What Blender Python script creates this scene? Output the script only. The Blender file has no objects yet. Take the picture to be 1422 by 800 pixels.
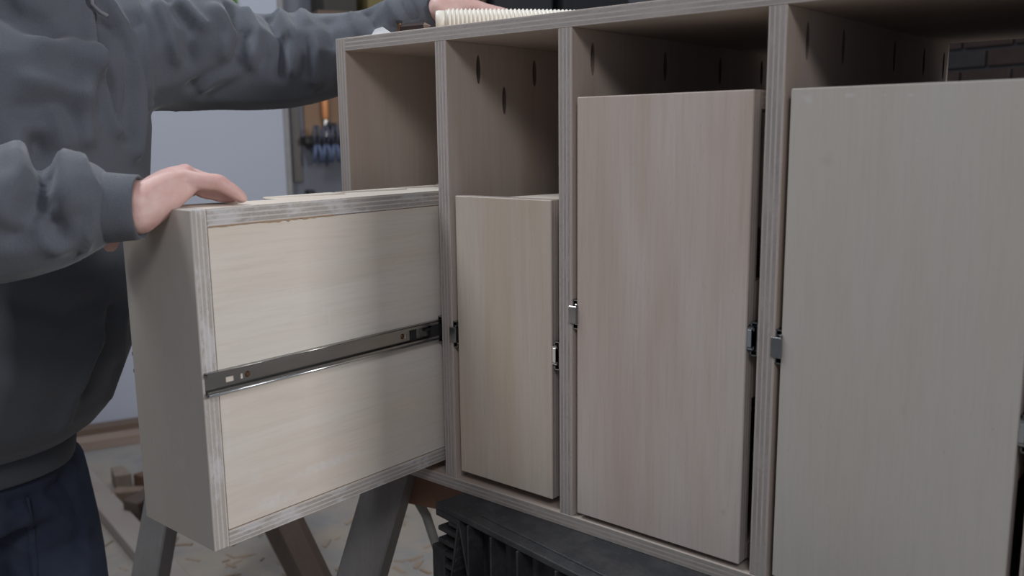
import bpy, bmesh, math, random
import numpy as np
from mathutils import Vector, Matrix
from mathutils.bvhtree import BVHTree
random.seed(7); rng = np.random.default_rng(7)
scene = bpy.context.scene
COL = scene.collection
V = Vector

# ------------------------------------------------------------------ camera
F_PX = 1240.54; YAW = .7034; PITCH = -.1708; ROLL = -.0124
CAM = V((1.0018, -1.0044, .5588))
fw = V((-math.sin(YAW)*math.cos(PITCH), math.cos(YAW)*math.cos(PITCH), math.sin(PITCH)))
rt = V((math.cos(YAW), math.sin(YAW), 0)); upv = rt.cross(fw)
R_ = math.cos(ROLL)*rt + math.sin(ROLL)*upv
U_ = -math.sin(ROLL)*rt + math.cos(ROLL)*upv
cd = bpy.data.cameras.new('camera'); cam = bpy.data.objects.new('camera', cd); COL.objects.link(cam)
m = Matrix((R_, U_, -fw)).transposed().to_4x4(); m.translation = CAM; cam.matrix_world = m
cd.sensor_width = 36; cd.lens = F_PX/1422*36; cd.clip_start = .02
cd.dof.use_dof = True; cd.dof.focus_distance = 1.36; cd.dof.aperture_fstop = 4.0
scene.camera = cam

# ------------------------------------------------------------------ light
w = bpy.data.worlds.new('world'); scene.world = w; w.use_nodes = True
bg = w.node_tree.nodes['Background']; bg.inputs[0].default_value = (.60, .68, .84, 1); bg.inputs[1].default_value = .23
def area(name, loc, target, sx, sy, power, col):
    l = bpy.data.lights.new(name, 'AREA'); l.shape = 'RECTANGLE'; l.size = sx; l.size_y = sy; l.energy = power; l.color = col
    o = bpy.data.objects.new(name, l); COL.objects.link(o); o.location = loc
    o.rotation_euler = (V(target)-V(loc)).to_track_quat('-Z', 'Y').to_euler(); return o
area('window_light', (3.7, .60, 1.5), (-.1, -.3, .3), .45, .9, 84, (1, .985, .975))
area('overhead_light', (2.1, -2.0, 2.3), (.1, 0, .3), .9, .7, 27, (.98, .97, 1))
area('ceiling_light', (-.9, -.75, 2.3), (-.45, -.4, 0), 1.3, .45, 44, (.92, .96, 1))
area('workshop_light', (-1.9, 1.2, 2.6), (-2.2, 1.0, 0), 1.2, 1.2, 16, (.88, .93, 1))
vs = scene.view_settings; vs.view_transform = 'Standard'; vs.look = 'None'; vs.exposure = -.30; vs.gamma = 1; vs.use_curve_mapping = False

# ------------------------------------------------------------------ helpers
def px(u, v, dep):                       # a point seen along one sight line at a given depth
    return CAM + (fw + (u-711)/F_PX*R_ + (400-v)/F_PX*U_)*dep
def tag(o, label=None, cat=None, group=None, kind=None):
    if label: o['label'] = label
    if cat: o['category'] = cat
    if group: o['group'] = group
    if kind: o['kind'] = kind
    return o
def empty(name, loc, label, cat, group=None, rz=0):
    o = bpy.data.objects.new(name, None); COL.objects.link(o); o.location = loc; o.rotation_euler.z = rz
    o.empty_display_size = .05
    return tag(o, label, cat, group)
def link(name, me, mats, parent=None, loc=(0, 0, 0), smooth=False):
    for mt in (mats if isinstance(mats, (list, tuple)) else [mats]): me.materials.append(mt)
    o = bpy.data.objects.new(name, me); COL.objects.link(o); o.location = loc
    if parent: o.parent = parent
    if smooth: me.polygons.foreach_set('use_smooth', [True]*len(me.polygons))
    return o
def from_bm(name, bm, mats, parent=None, loc=(0, 0, 0), smooth=False):
    bmesh.ops.recalc_face_normals(bm, faces=bm.faces)
    me = bpy.data.meshes.new(name); bm.to_mesh(me); bm.free()
    return link(name, me, mats, parent, loc, smooth)
def bm_box(bm, a, b, bev=0, mat=0):
    c = [(x, y, z) for x in (a[0], b[0]) for y in (a[1], b[1]) for z in (a[2], b[2])]
    vs_ = [bm.verts.new(p) for p in c]
    fs = [bm.faces.new([vs_[i] for i in q]) for q in ((0,1,3,2),(4,6,7,5),(0,4,5,1),(2,3,7,6),(0,2,6,4),(1,5,7,3))]
    for f in fs: f.material_index = mat
    if bev:
        es = list({e for f in fs for e in f.edges})
        bmesh.ops.bevel(bm, geom=es, offset=bev, segments=1, affect='EDGES', material=-1)
    return fs
def bm_prism(bm, poly, axis, a, b, mat=0):   # polygon in the two other axes, extruded along axis a..b
    def P(p, t):
        l = list(p); l.insert(axis, t); return l
    A = [bm.verts.new(P(p, a)) for p in poly]; B = [bm.verts.new(P(p, b)) for p in poly]
    n = len(poly); fs = [bm.faces.new(A), bm.faces.new(B[::-1])]
    for i in range(n): fs.append(bm.faces.new((A[i], B[i], B[(i+1) % n], A[(i+1) % n])))
    for f in fs: f.material_index = mat
    return fs
def bm_tube(bm, pts, rad, seg=12, cap=True, mat=0):
    pts = [V(p) for p in pts]; rad = rad if isinstance(rad, (list, tuple)) else [rad]*len(pts)
    rings = []; prev = None
    for i, p in enumerate(pts):
        t = (pts[min(i+1, len(pts)-1)]-pts[max(i-1, 0)]).normalized()
        if prev is None: n = t.orthogonal().normalized()
        else: n = (prev - t*prev.dot(t)).normalized()
        prev = n; b = t.cross(n)
        rings.append([bm.verts.new(p+(n*math.cos(k*2*math.pi/seg)+b*math.sin(k*2*math.pi/seg))*rad[i]) for k in range(seg)])
    for i in range(len(rings)-1):
        for k in range(seg):
            bm.faces.new((rings[i][k], rings[i][(k+1) % seg], rings[i+1][(k+1) % seg], rings[i+1][k])).material_index = mat
    if cap: bm.faces.new(rings[0][::-1]).material_index = mat; bm.faces.new(rings[-1]).material_index = mat
def bm_beam(bm, p, q, wx, wy, side, mat=0, bev=.003):   # rectangular timber from p to q
    p, q = V(p), V(q); t = (q-p).normalized(); s = V(side); s = (s-t*s.dot(t)).normalized(); n = t.cross(s)
    vs_ = []
    for c in (p, q):
        for a, b in ((-1,-1),(1,-1),(1,1),(-1,1)): vs_.append(bm.verts.new(c+s*a*wx/2+n*b*wy/2))
    fs = [bm.faces.new([vs_[i] for i in f]) for f in ((3,2,1,0),(4,5,6,7),(0,1,5,4),(1,2,6,5),(2,3,7,6),(3,0,4,7))]
    for f in fs: f.material_index = mat
    if bev: bmesh.ops.bevel(bm, geom=list({e for f in fs for e in f.edges}), offset=bev, segments=1, affect='EDGES', material=-1)

# ------------------------------------------------------------------ materials
class NT:
    def __init__(s, name):
        s.m = bpy.data.materials.new(name); s.m.use_nodes = True; s.t = s.m.node_tree; s.b = s.t.nodes['Principled BSDF']
    def n(s, typ, **k):
        nd = s.t.nodes.new(typ)
        for a, b in k.items():
            if a[0] == 'i' and a[1:].isdigit(): s.set(nd.inputs[int(a[1:])], b)
            else: setattr(nd, a, b)
        return nd
    def set(s, inp, v):
        if isinstance(v, bpy.types.NodeSocket): s.t.links.new(v, inp)
        else: inp.default_value = v
    def math(s, op, a, b=0., c=0.): return s.n('ShaderNodeMath', operation=op, i0=a, i1=b, i2=c).outputs[0]
    def vec(s, op, a, b=(0, 0, 0)): return s.n('ShaderNodeVectorMath', operation=op, i0=a, i1=b).outputs[0]
    def mix(s, f, a, b, typ='MIX'):
        nd = s.t.nodes.new('ShaderNodeMix'); nd.data_type = 'RGBA'; nd.blend_type = typ
        s.set(nd.inputs[0], f); s.set(nd.inputs[6], a); s.set(nd.inputs[7], b); return nd.outputs[2]
    def noise(s, vec, scale, detail=3, rough=.5, dist=0):
        nd = s.n('ShaderNodeTexNoise'); s.set(nd.inputs['Vector'], vec)
        for k, v in (('Scale', scale), ('Detail', detail), ('Roughness', rough), ('Distortion', dist)): nd.inputs[k].default_value = v
        return nd.outputs['Fac']
    def ramp(s, f, stops, interp='LINEAR'):
        nd = s.n('ShaderNodeValToRGB', i0=f); cr = nd.color_ramp; cr.interpolation = interp
        while len(cr.elements) < len(stops): cr.elements.new(.5)
        for e, (p, c) in zip(cr.elements, stops):
            e.position = p; e.color = (*c, 1) if len(c) == 3 else c
        return nd.outputs[0]
    def fin(s, col, rough=.6, metal=0, bump=None, bs=.2, bd=.001):
        s.set(s.b.inputs['Base Color'], col if isinstance(col, bpy.types.NodeSocket) else (*col, 1))
        s.set(s.b.inputs['Roughness'], rough); s.b.inputs['Metallic'].default_value = metal
        if bump is not None:
            bn = s.n('ShaderNodeBump'); bn.inputs['Strength'].default_value = bs; bn.inputs['Distance'].default_value = bd
            s.set(bn.inputs['Height'], bump); s.set(s.b.inputs['Normal'], bn.outputs[0])
        return s.m
def lin(*c): return tuple((x/255/12.92 if x/255 <= .04045 else ((x/255+.055)/1.055)**2.4) for x in c)
def simple(name, col, rough=.6, metal=0, var=.15, scale=30):
    t = NT(name); co = t.n('ShaderNodeTexCoord').outputs['Object']
    f = t.noise(co, scale, 4)
    c = t.mix(f, (*[x*(1-var) for x in col], 1), (*[min(1, x*(1+var)) for x in col], 1))
    return t.fin(c, rough, metal, f, .1)

def wood(name, base, grain=2, blotch=(.9, .82, .76), fine=.10, spots=(), putty=0, contrast=1.0):
    """birch plywood face: stretched grain, soft blotches, optional filler marks at given panel positions"""
    t = NT(name); oc = t.n('ShaderNodeTexCoord').outputs['Object']
    rnd = t.n('ShaderNodeObjectInfo').outputs['Random']
    off = t.vec('ADD', oc, t.n('ShaderNodeCombineXYZ', i0=t.math('MULTIPLY', rnd, 7.3), i1=t.math('MULTIPLY', rnd, 11.1), i2=t.math('MULTIPLY', rnd, 5.7)).outputs[0])
    sc = [1, 1, 1]; sc[grain] = .045
    g1 = t.vec('MULTIPLY', off, sc); g2 = t.vec('MULTIPLY', off, [x if x == 1 else .16 for x in sc])
    fn = t.noise(g1, 260, 4, .65); md = t.noise(g1, 55, 3, .5, .6); big = t.noise(g2, 7, 2, .5, .8)
    c = t.mix(t.math('MULTIPLY', t.ramp(big, [(.38, (0, 0, 0)), (.68, (1, 1, 1))]), .75*contrast), (*base, 1), (*[a*b for a, b in zip(base, blotch)], 1))
    dk = t.math('MULTIPLY', t.ramp(fn, [(.45, (0, 0, 0)), (.75, (1, 1, 1))]), fine*1.6)
    c = t.mix(dk, c, (*[x*.55 for x in base], 1))
    c = t.mix(t.math('MULTIPLY', t.ramp(md, [(.5, (0, 0, 0)), (.72, (1, 1, 1))]), fine*1.3), c, (base[0]*.75, base[1]*.62, base[2]*.5, 1))
    pore = t.noise(t.vec('MULTIPLY', off, [x if x == 1 else .2 for x in sc]), 420, 2)
    c = t.mix(t.math('MULTIPLY', t.ramp(pore, [(.70, (0, 0, 0)), (.76, (1, 1, 1))]), .25), c, (*[x*.4 for x in base], 1))
    nz = t.noise(off, 90, 4, .7)
    for (pos, rad, col, soft, am) in spots:       # filler, knots
        d = t.vec('SUBTRACT', oc, pos); d = t.vec('DIVIDE', d, rad)
        ln = t.n('ShaderNodeVectorMath', operation='LENGTH', i0=d).outputs[1]
        ln = t.math('ADD', ln, t.math('MULTIPLY', t.math('SUBTRACT', nz, .5), 1.1))
        mk = t.ramp(ln, [(max(0, .5-soft), (1, 1, 1)), (min(1, .5+soft), (0, 0, 0))])
        c = t.mix(t.math('MULTIPLY', mk, am), c, (*col, 1))
    if putty:
        p = t.math('MULTIPLY', t.ramp(t.noise(off, 26, 5, .7), [(.60, (0, 0, 0)), (.70, (1, 1, 1))]), putty)
        c = t.mix(p, c, (.72, .72, .74, 1))
    return t.fin(c, .62, 0, fn, .12, .0006)
def plyedge(name, axis, base, th=.0225, putty=0., lines=1.0, flat=.85):
    """seven glued layers across the thickness axis"""
    t = NT(name); oc = t.n('ShaderNodeTexCoord').outputs['Object']
    rnd = t.n('ShaderNodeObjectInfo').outputs['Random']
    off = t.vec('ADD', oc, t.n('ShaderNodeCombineXYZ', i0=t.math('MULTIPLY', rnd, 3.3), i1=t.math('MULTIPLY', rnd, 2.1), i2=rnd).outputs[0])
    x = t.n('ShaderNodeSeparateXYZ', i0=oc).outputs[axis]
    sc = [.12, .12, .12]; sc[axis] = 1
    wob = t.noise(t.vec('MULTIPLY', off, sc), 60, 3)
    f = t.math('ADD', t.math('DIVIDE', x, th), .5)
    f = t.math('ADD', f, t.math('MULTIPLY', t.math('SUBTRACT', wob, .5), .05))
    A = tuple(base); D = tuple(b*(1-.34*lines) for b in base); M = tuple(b*(1-.22*lines) for b in base)
    st = []; bounds = [0, .13, .29, .41, .56, .71, .86, 1.0]
    for i in range(7):
        b0, b1 = bounds[i], bounds[i+1]; cc = A if i % 2 == 0 else M
        st.append((b0+.002, cc)); st.append((b0+(b1-b0)*.72, cc)); st.append((b0+(b1-b0)*.9, D))
    c = t.ramp(f, st[:21])
    lw = t.noise(t.vec('MULTIPLY', off, [1 if a != axis else 2 for a in range(3)]), 22, 4, .6)
    c = t.mix(t.ramp(lw, [(.38, (0, 0, 0)), (.66, (flat, flat, flat))]), c, (*[b*.86 for b in base], 1))
    sp = t.noise(t.vec('MULTIPLY', off, [.5 if a != axis else 1 for a in range(3)]), 330, 3, .7)
    c = t.mix(t.math('MULTIPLY', t.ramp(sp, [(.55, (0, 0, 0)), (.72, (1, 1, 1))]), .45), c, (*[b*.5 for b in base], 1))
    if putty:
        p = t.math('MULTIPLY', t.ramp(t.noise(t.vec('MULTIPLY', off, [.45 if a != axis else 1 for a in range(3)]), 34, 5, .7), [(.50, (0, 0, 0)), (.60, (1, 1, 1))]), putty)
        c = t.mix(p, c, (.62, .61, .64, 1))
    return t.fin(c, .75, 0, sp, .3, .0008)
BIRCH = (.60, .54, .47)
WARM = (.55, .475, .415)
PUT = (.70, .70, .74)
M = {}
E_ = {a: plyedge('ply_edge_'+'xyz'[a], a, (.45, .40, .37), lines=1.5) for a in range(3)}
EP = {a: plyedge('ply_edge_filled_'+'xyz'[a], a, (.54, .50, .465), putty=.55, lines=1.7 if a == 2 else 1.3, flat=.45) for a in range(3)}
for g in range(3): M['ply', g] = wood('birch_ply_'+'xyz'[g], WARM, g)
M['steel'] = None
t = NT('zinc_steel'); co = t.n('ShaderNodeTexCoord').outputs['Object']
z1 = t.noise(t.vec('MULTIPLY', co, (1, .25, 1)), 30, 3); M['steel'] = t.fin(t.mix(z1, (.30, .31, .31, 1), (.46, .45, .43, 1)), .24, 1, z1, .03)
M['bright'] = simple('bright_zinc', (.75, .76, .76), .22, 1, .05)
M['black'] = simple('black_plastic', (.018, .018, .02), .5)
M['screw'] = simple('screw_brass', (.16, .09, .05), .45, .8)

# ------------------------------------------------------------------ the room
FZ = -.80
WD = V((.37, .93, 0)).normalized(); WN = V((WD.y, -WD.x, 0)); P0 = V((-3.05, .85, 0)); WANG = math.atan2(WD.y, WD.x)
def wl(s, z, off=0): return P0 + WD*s + WN*off + V((0, 0, z))
t = NT('concrete_sawdust'); oc = t.n('ShaderNodeTexCoord').outputs['Object']
b1 = t.noise(oc, 2.3, 5, .62, .6); b2 = t.noise(oc, 9, 6, .7); b3 = t.noise(oc, 160, 3, .7)
c = t.mix(b2, (.21, .205, .20, 1), (.36, .35, .345, 1))
c = t.mix(t.ramp(t.math('ADD', b1, t.math('MULTIPLY', b2, .35)), [(.52, (0, 0, 0)), (.86, (1, 1, 1))]), c, (.40, .325, .25, 1))
c = t.mix(t.math('MULTIPLY', t.ramp(b3, [(.5, (0, 0, 0)), (.7, (1, 1, 1))]), .35), c, (.46, .39, .32, 1))
M['floor'] = t.fin(c, .9, 0, b3, .4, .004)
bm = bmesh.new(); bm_box(bm, (-4.2, -3.5, FZ-.1), (3.6, 5.2, FZ)); tag(from_bm('floor', bm, M['floor']), 'dusty concrete workshop floor with sawdust', kind='structure')
M['wall'] = simple('grey_painted_wall', lin(118, 120, 130), .8, 0, .08, 6)
bm = bmesh.new(); bm_box(bm, (-3.2, -.1, 0), (3.6, 0, 3.1))
o = from_bm('wall_left', bm, M['wall']); o.matrix_world = Matrix.Translation(P0+V((0, 0, FZ))) @ Matrix.Rotation(WANG, 4, 'Z') @ Matrix.Scale(-1, 4, (0, 1, 0)) if False else Matrix.Translation(P0+V((0, 0, FZ))) @ Matrix.Rotation(WANG, 4, 'Z')
# local +y of that frame points away from the room (-WN), so move the slab behind the plane
for vtx in o.data.vertices: vtx.co.y += .1
tag(o, 'grey painted workshop wall', kind='structure')
# brick wall
BW = V((.1, 2.95, 0)); BD = V((WD.y, -WD.x, 0))
M['mortar'] = simple('mortar', lin(70, 72, 77), .95, 0, .2, 40)
M['brick'] = simple('brick_clay', (.045, .028, .026), .9, 0, .45, 22)
M['brick2'] = simple('brick_dark', (.035, .031, .032), .9, 0, .4, 22)
o = bpy.data.objects.new('wall_back', None)
bm = bmesh.new(); bm_box(bm, (-3.4, .012, 0), (3.6, .14, 3.1))
wb = from_bm('wall_back', bm, M['mortar']); wb.matrix_world = Matrix.Translation(BW+V((0, 0, FZ))) @ Matrix.Rotation(math.atan2(BD.y, BD.x), 4, 'Z')
tag(wb, 'red brick wall behind the cabinet', kind='structure')
bm = bmesh.new(); bm_box(bm, (-.1025, 0, -.0325), (.1025, .05, .0325), .004); bme = bpy.data.meshes.new('brick'); bm.to_mesh(bme); bm.free(); bme.materials.append(M['brick'])
bme2 = bme.copy(); bme2.materials[0] = M['brick2']
for row in range(18):
    for k in range(-5, 6):
        b = bpy.data.objects.new('brick', bme2 if random.random() < .3 else bme); COL.objects.link(b); b.parent = wb
        b.location = (k*.2155+(row % 2)*.1078, -random.random()*.004, .95+row*.0755)
# plank and shadow-gap strip along the base of the wall
M['pinkwood'] = wood('weathered_timber', (.36, .27, .225), 0)
M['darkwood'] = wood('dark_timber', (.17, .115, .085), 0)
M['greywood'] = wood('grey_dusty_timber', (.20, .19, .185), 2, (.8, .8, .8), .2)
M['brownwood'] = wood('brown_timber', (.22, .165, .135), 2, (.8, .75, .7), .2)
def wall_box(name, s0, s1, z0, z1, o0, o1, mat, label, cat, bev=.002, group=None):
    bm = bmesh.new(); bm_box(bm, (-(s1-s0)/2, -(o1-o0)/2, -(z1-z0)/2), ((s1-s0)/2, (o1-o0)/2, (z1-z0)/2), bev)
    ob = from_bm(name, bm, mat); p = wl((s0+s1)/2, (z0+z1)/2, (o0+o1)/2)
    ob.matrix_world = Matrix.Translation(p) @ Matrix.Rotation(WANG, 4, 'Z'); return tag(ob, label, cat, group)
M['whiteboard'] = simple('white_laminate', lin(184, 189, 202), .55, 0, .03, 3)
wall_box('white_board', -.9, .868, FZ+.03, 1.45, .045, .07, M['whiteboard'], 'large white laminated board standing against the wall behind the person', 'board')
M['paleedge'] = simple('pale_strip', lin(150, 148, 148), .7, 0, .2, 20)
wall_box('wooden_strip', .868, .895, FZ, 1.45, .03, .075, M['paleedge'], 'narrow pale upright strip along the edge of the white board', 'strip')
wall_box('timber_plank', -.6, 1.2, FZ, FZ+.045, .10, .24, M['pinkwood'], 'pinkish timber plank lying flat along the foot of the white board', 'plank')
wall_box('shadow_gap_strip', -.5, 1.1, FZ+.045, FZ+.075, .075, .15, M['darkwood'], 'dark strip put in as the shadow gap below the white board', 'shadow strip')  # dark strip added to paint in the shadow gap under the board

# tools on the wall
wall_box('metal_rule', .918, .965, .335, 1.15, 0, .012, simple('dull_metal', lin(96, 92, 90), .5, .3), 'long dull metal rule hanging upright beside the white board', 'ruler')
wall_box('tool_board', .985, 1.55, .56, .95, 0, .02, wood('tan_board', (.30, .19, .12), 0), 'tan wooden tool board fixed on the wall beside the metal rule', 'board')
rack = wall_box('tool_rack', .965, 1.50, .525, .558, 0, .10, simple('rack_dark', (.05, .045, .045), .7), 'dark narrow rack holding blue clamps below the tan board', 'rack')
M['bluegrip'] = simple('blue_grip', lin(92, 104, 134), .5); M['greygrip'] = simple('grey_grip', lin(80, 84, 96), .45, .2)
def spring_clamp(s, i):
    r = empty('spring_clamp', wl(s, .52, .125), ['leftmost small blue-handled spring clamp on the dark rack', 'middle small blue-handled spring clamp on the dark rack', 'rightmost small blue-handled spring clamp on the dark rack'][i], 'clamp', 'spring clamps on the rack', WANG)
    for k, sx in enumerate((-.012, .012)):
        bm = bmesh.new(); bm_tube(bm, [(sx*1.4, 0, -.085), (sx*1.2, -.02, -.04), (sx*.6, -.006, 0)], [.010, .011, .009], 8); from_bm('handle', bm, M['bluegrip'], r, smooth=True)
        bm = bmesh.new(); bm_tube(bm, [(sx*.6, -.006, 0), (sx*1.3, -.02, .045), (sx*.5, -.008, .09)], [.009, .011, .007], 8); from_bm('jaw', bm, M['greygrip'], r, smooth=True)
    bm = bmesh.new(); bm_tube(bm, [(-.022, -.004, 0), (.022, -.004, 0)], .011, 10); from_bm('spring', bm, M['black'], r, smooth=True)
for i in range(3): spring_clamp(1.01+i*.045, i)
r = empty('chisel', wl(1.082, .60, .05), 'chisel with orange wooden handle standing upright in the rack', 'chisel', None, WANG)
bm = bmesh.new(); bm_tube(bm, [(0, 0, 0.04), (0, 0, .05), (0, 0, .10), (0, 0, .15), (0, 0, .165)], [.011, .015, .016, .017, .012], 12); from_bm('handle', bm, simple('orange_handle', lin(238, 160, 104), .4), r, smooth=True)
bm = bmesh.new(); bm_box(bm, (-.009, -.003, -.07), (.009, .003, .045), .001); from_bm('blade', bm, M['steel'], r)
r = empty('mallet', wl(1.15, .60, .06), 'dark headed mallet lying on the rack beside the chisel', 'mallet', None, WANG)
bm = bmesh.new(); bm_box(bm, (-.03, -.04, -.02), (.12, .03, .025), .004); from_bm('head', bm, M['brownwood'], r)
bm = bmesh.new(); bm_tube(bm, [(-.03, 0, .0), (-.065, 0, .02)], .014, 10); from_bm('handle', bm, M['black'], r, smooth=True)
wall_box('wall_bracket', .975, 1.01, .275, .295, 0, .06, M['black'], 'small black bracket on the wall below the rack', 'bracket')
# shelf and boxes high on the wall
shelf = wall_box('wall_shelf', 1.0, 3.05, 1.10, 1.13, 0, .28, M['darkwood'], 'dark wooden shelf fixed high on the wall behind the sleeve', 'shelf')
for i, (s, wd, h, col, lb) in enumerate([(1.12, .16, .2, (.05, .045, .04), 'black crate at the near end of the wall shelf'), (1.32, .13, .16, (.20, .16, .06), 'mustard coloured tin on the wall shelf'), (1.52, .18, .22, (.06, .06, .065), 'charcoal box beside the mustard tin on the shelf'), (1.78, .2, .18, (.10, .06, .045), 'brown box in the middle of the wall shelf'), (2.1, .34, .25, (.035, .04, .045), 'wide dark case on the wall shelf above the hose'), (2.55, .42, .28, (.03, .032, .036), 'large dark case at the far end of the wall shelf')]):
    r = empty('storage_box', wl(s, 1.13, .14), lb, 'box', 'boxes on the wall shelf', WANG)
    mt = simple('box_colour_%d' % i, col, .7)
    bm = bmesh.new(); bm_box(bm, (-wd/2, -.11, 0), (wd/2, .11, h*.85), .004); from_bm('body', bm, mt, r)
    bm = bmesh.new(); bm_box(bm, (-wd/2-.006, -.116, h*.85), (wd/2+.006, .116, h), .004); from_bm('lid', bm, mt, r)
# green cloth on a hook
r = empty('green_rag', wl(.63, 1.20, .085), 'bright green rag hanging on the white board above the sleeve', 'cloth', None, WANG)
bm = bmesh.new()
g = [[bm.verts.new((-.05+.01*i, .0+.014*math.sin(i*1.3+j*.3)-.016, .14-j*.02)) for i in range(11)] for j in range(10)]
for j in range(9):
    for i in range(10): bm.faces.new((g[j][i], g[j][i+1], g[j+1][i+1], g[j+1][i]))
o = from_bm('cloth', bm, simple('green_cloth', lin(96, 140, 62), .8), r, smooth=True); o.modifiers.new('s', 'SOLIDIFY').thickness = .004
bm = bmesh.new(); bm_tube(bm, [(0, .015, .15), (0, -.02, .145), (0, -.035, .155)], .004, 8); from_bm('hook', bm, M['steel'], r, smooth=True)

# diagonal plank and debris on the floor
bm = bmesh.new(); a, b = V((-2.60, .485, FZ+.0235)), V((-1.35, .235, FZ+.0235)); mid = (a+b)/2
bm_beam(bm, a-mid, b-mid, .085, .045, (0, 1, 0)); tag(from_bm('floor_plank', bm, [wood('pale_plank', (.36, .31, .28), 0)], None, mid), 'pale timber plank lying on the floor beside the person\'s leg', 'plank')
cols = [(.16, .08, .05), (.05, .07, .12), (.30, .2, .13), (.10, .07, .055), (.24, .165, .12), (.16, .095, .07), (.27, .21, .165), (.12, .10, .09)]
dl = ['reddish brown wood offcut in the pile behind the drawer', 'dark blue block lying on the offcut pile', 'tan wood offcut in the pile behind the drawer', 'nearly black wood offcut in the pile behind the drawer', 'light tan wood offcut in the pile behind the drawer', 'mid brown wood offcut in the pile behind the drawer', 'palest wood offcut in the pile behind the drawer', 'dark grey wood offcut in the pile behind the drawer']
dp = [(-2.26, .62), (-2.10, .645), (-2.08, .53), (-2.02, .47), (-2.20, .50), (-1.97, .57), (-2.36, .55), (-1.90, .47)]
for i, ((x, y), cc, lb) in enumerate(zip(dp, cols, dl)):
    bm = bmesh.new(); s = random.uniform(.035, .055)
    bm_prism(bm, [(-s*1.5, -s*.7), (s*1.3, -s*.6), (s*1.6, s*.5), (-s*1.2, s*.8)], 2, 0, s*random.uniform(1, 1.7))
    bmesh.ops.bevel(bm, geom=bm.edges[:], offset=.004, segments=1, affect='EDGES')
    o = from_bm('wood_offcut' if i != 1 else 'blue_block', bm, simple('offcut_%d' % i, cc, .8, 0, .3)); o.location = (x, y, FZ); o.rotation_euler = (0, 0, random.uniform(0, 3))
    tag(o, lb, 'offcut' if i != 1 else 'block', 'offcuts on the floor')
bm = bmesh.new()
for _ in range(450):
    x = rng.uniform(-2.2, .2); y = rng.uniform(-.1, 1.9); s = rng.uniform(.004, .016); a = rng.uniform(0, 3.14); h = rng.uniform(.001, .006)
    c_, s_ = math.cos(a), math.sin(a)
    q = [(-s*2, -s*.5), (s*2, -s*.4), (s*1.6, s*.5), (-s*1.7, s*.4)]
    bm_prism(bm, [(x+p*c_-r_*s_, y+p*s_+r_*c_) for p, r_ in q], 2, FZ, FZ+h)
tag(from_bm('wood_chips', bm, wood('chip_wood', (.36, .28, .21), 0)), 'small wood chips and shavings scattered on the floor', 'wood chips', kind='stuff')

# ------------------------------------------------------------------ cabinet
Lo, Li = -.2365, -.2126
D = [(0., .0237), (.2378, .2613), (.5416, .5641)]
RP = (.8415, .865); DEP = .66; ZT, ZTT, ZB = .70, .7213, -.0202
def panel(name, parent, x, y, z, thin, face, edge=None, bev=.0006, root=None):
    """a plywood board: big faces in the face material, the four narrow sides in the layered edge material"""
    lo = V((x[0], y[0], z[0])); hi = V((x[1], y[1], z[1])); c = (lo+hi)/2; h = (hi-lo)/2
    bm = bmesh.new(); bm_box(bm, -h, h, bev); bm.normal_update()
    for f in bm.faces: f.material_index = 0 if abs(f.normal[thin]) > .6 else 1
    base = parent.location if parent else V((0, 0, 0))
    return from_bm(name, bm, [face, edge or E_[thin]], parent, c-base)
def carve(o, ells, dark=None):
    """oval pocket holes cut into a board: (centre in world, radii)"""
    bm = bmesh.new()
    for c, r in ells:
        res = bmesh.ops.create_uvsphere(bm, u_segments=16, v_segments=10, radius=1)
        for vtx in res['verts']: vtx.co = V((vtx.co.x*r[0]+c[0], vtx.co.y*r[1]+c[1], vtx.co.z*r[2]+c[2]))
    me = bpy.data.meshes.new('cutter'); bm.to_mesh(me); bm.free(); me.materials.append(dark or o.data.materials[0]); ct = bpy.data.objects.new('cutter', me); COL.objects.link(ct)
    md = o.modifiers.new('b', 'BOOLEAN'); md.operation = 'DIFFERENCE'; md.object = ct; md.solver = 'EXACT'; md.material_mode = 'TRANSFER'
    bpy.context.view_layer.update(); dg = bpy.context.evaluated_depsgraph_get()
    new = bpy.data.meshes.new_from_object(o.evaluated_get(dg)); o.modifiers.clear(); o.data = new
    bpy.data.objects.remove(ct); bpy.data.meshes.remove(me)
cab = empty('plywood_cabinet', (0, 0, ZB), 'open plywood tool cabinet with four tall bays resting on a black sawhorse', 'cabinet')
brownply = wood('birch_ply_inside', (.62, .535, .47), 2, fine=.13)
panel('side_panel', cab, (Lo, Li), (0, DEP), (ZB, ZTT), 0, brownply)
panel('side_panel', cab, RP, (0, DEP), (ZB, ZTT), 0, brownply)
panel('top_panel', cab, (Li, RP[0]), (0, DEP), (ZT, ZTT), 2, wood('birch_ply_top', WARM, 0))
panel('bottom_panel', cab, (Li, RP[0]), (0, DEP), (ZB, 0), 2, wood('birch_ply_bottom', WARM, 0))
divs = [panel('divider', cab, d, (0.0003, DEP), (0, ZT), 0, brownply) for d in D]
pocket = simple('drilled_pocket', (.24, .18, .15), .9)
bpy.context.view_layer.update()
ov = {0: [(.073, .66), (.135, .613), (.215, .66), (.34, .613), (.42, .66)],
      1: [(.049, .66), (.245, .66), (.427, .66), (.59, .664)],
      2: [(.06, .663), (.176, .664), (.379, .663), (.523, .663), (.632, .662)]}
for i, lst in ov.items(): carve(divs[i], [((D[i][1], y, z), (.020, .0050, .0225)) for y, z in lst], pocket)
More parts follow.
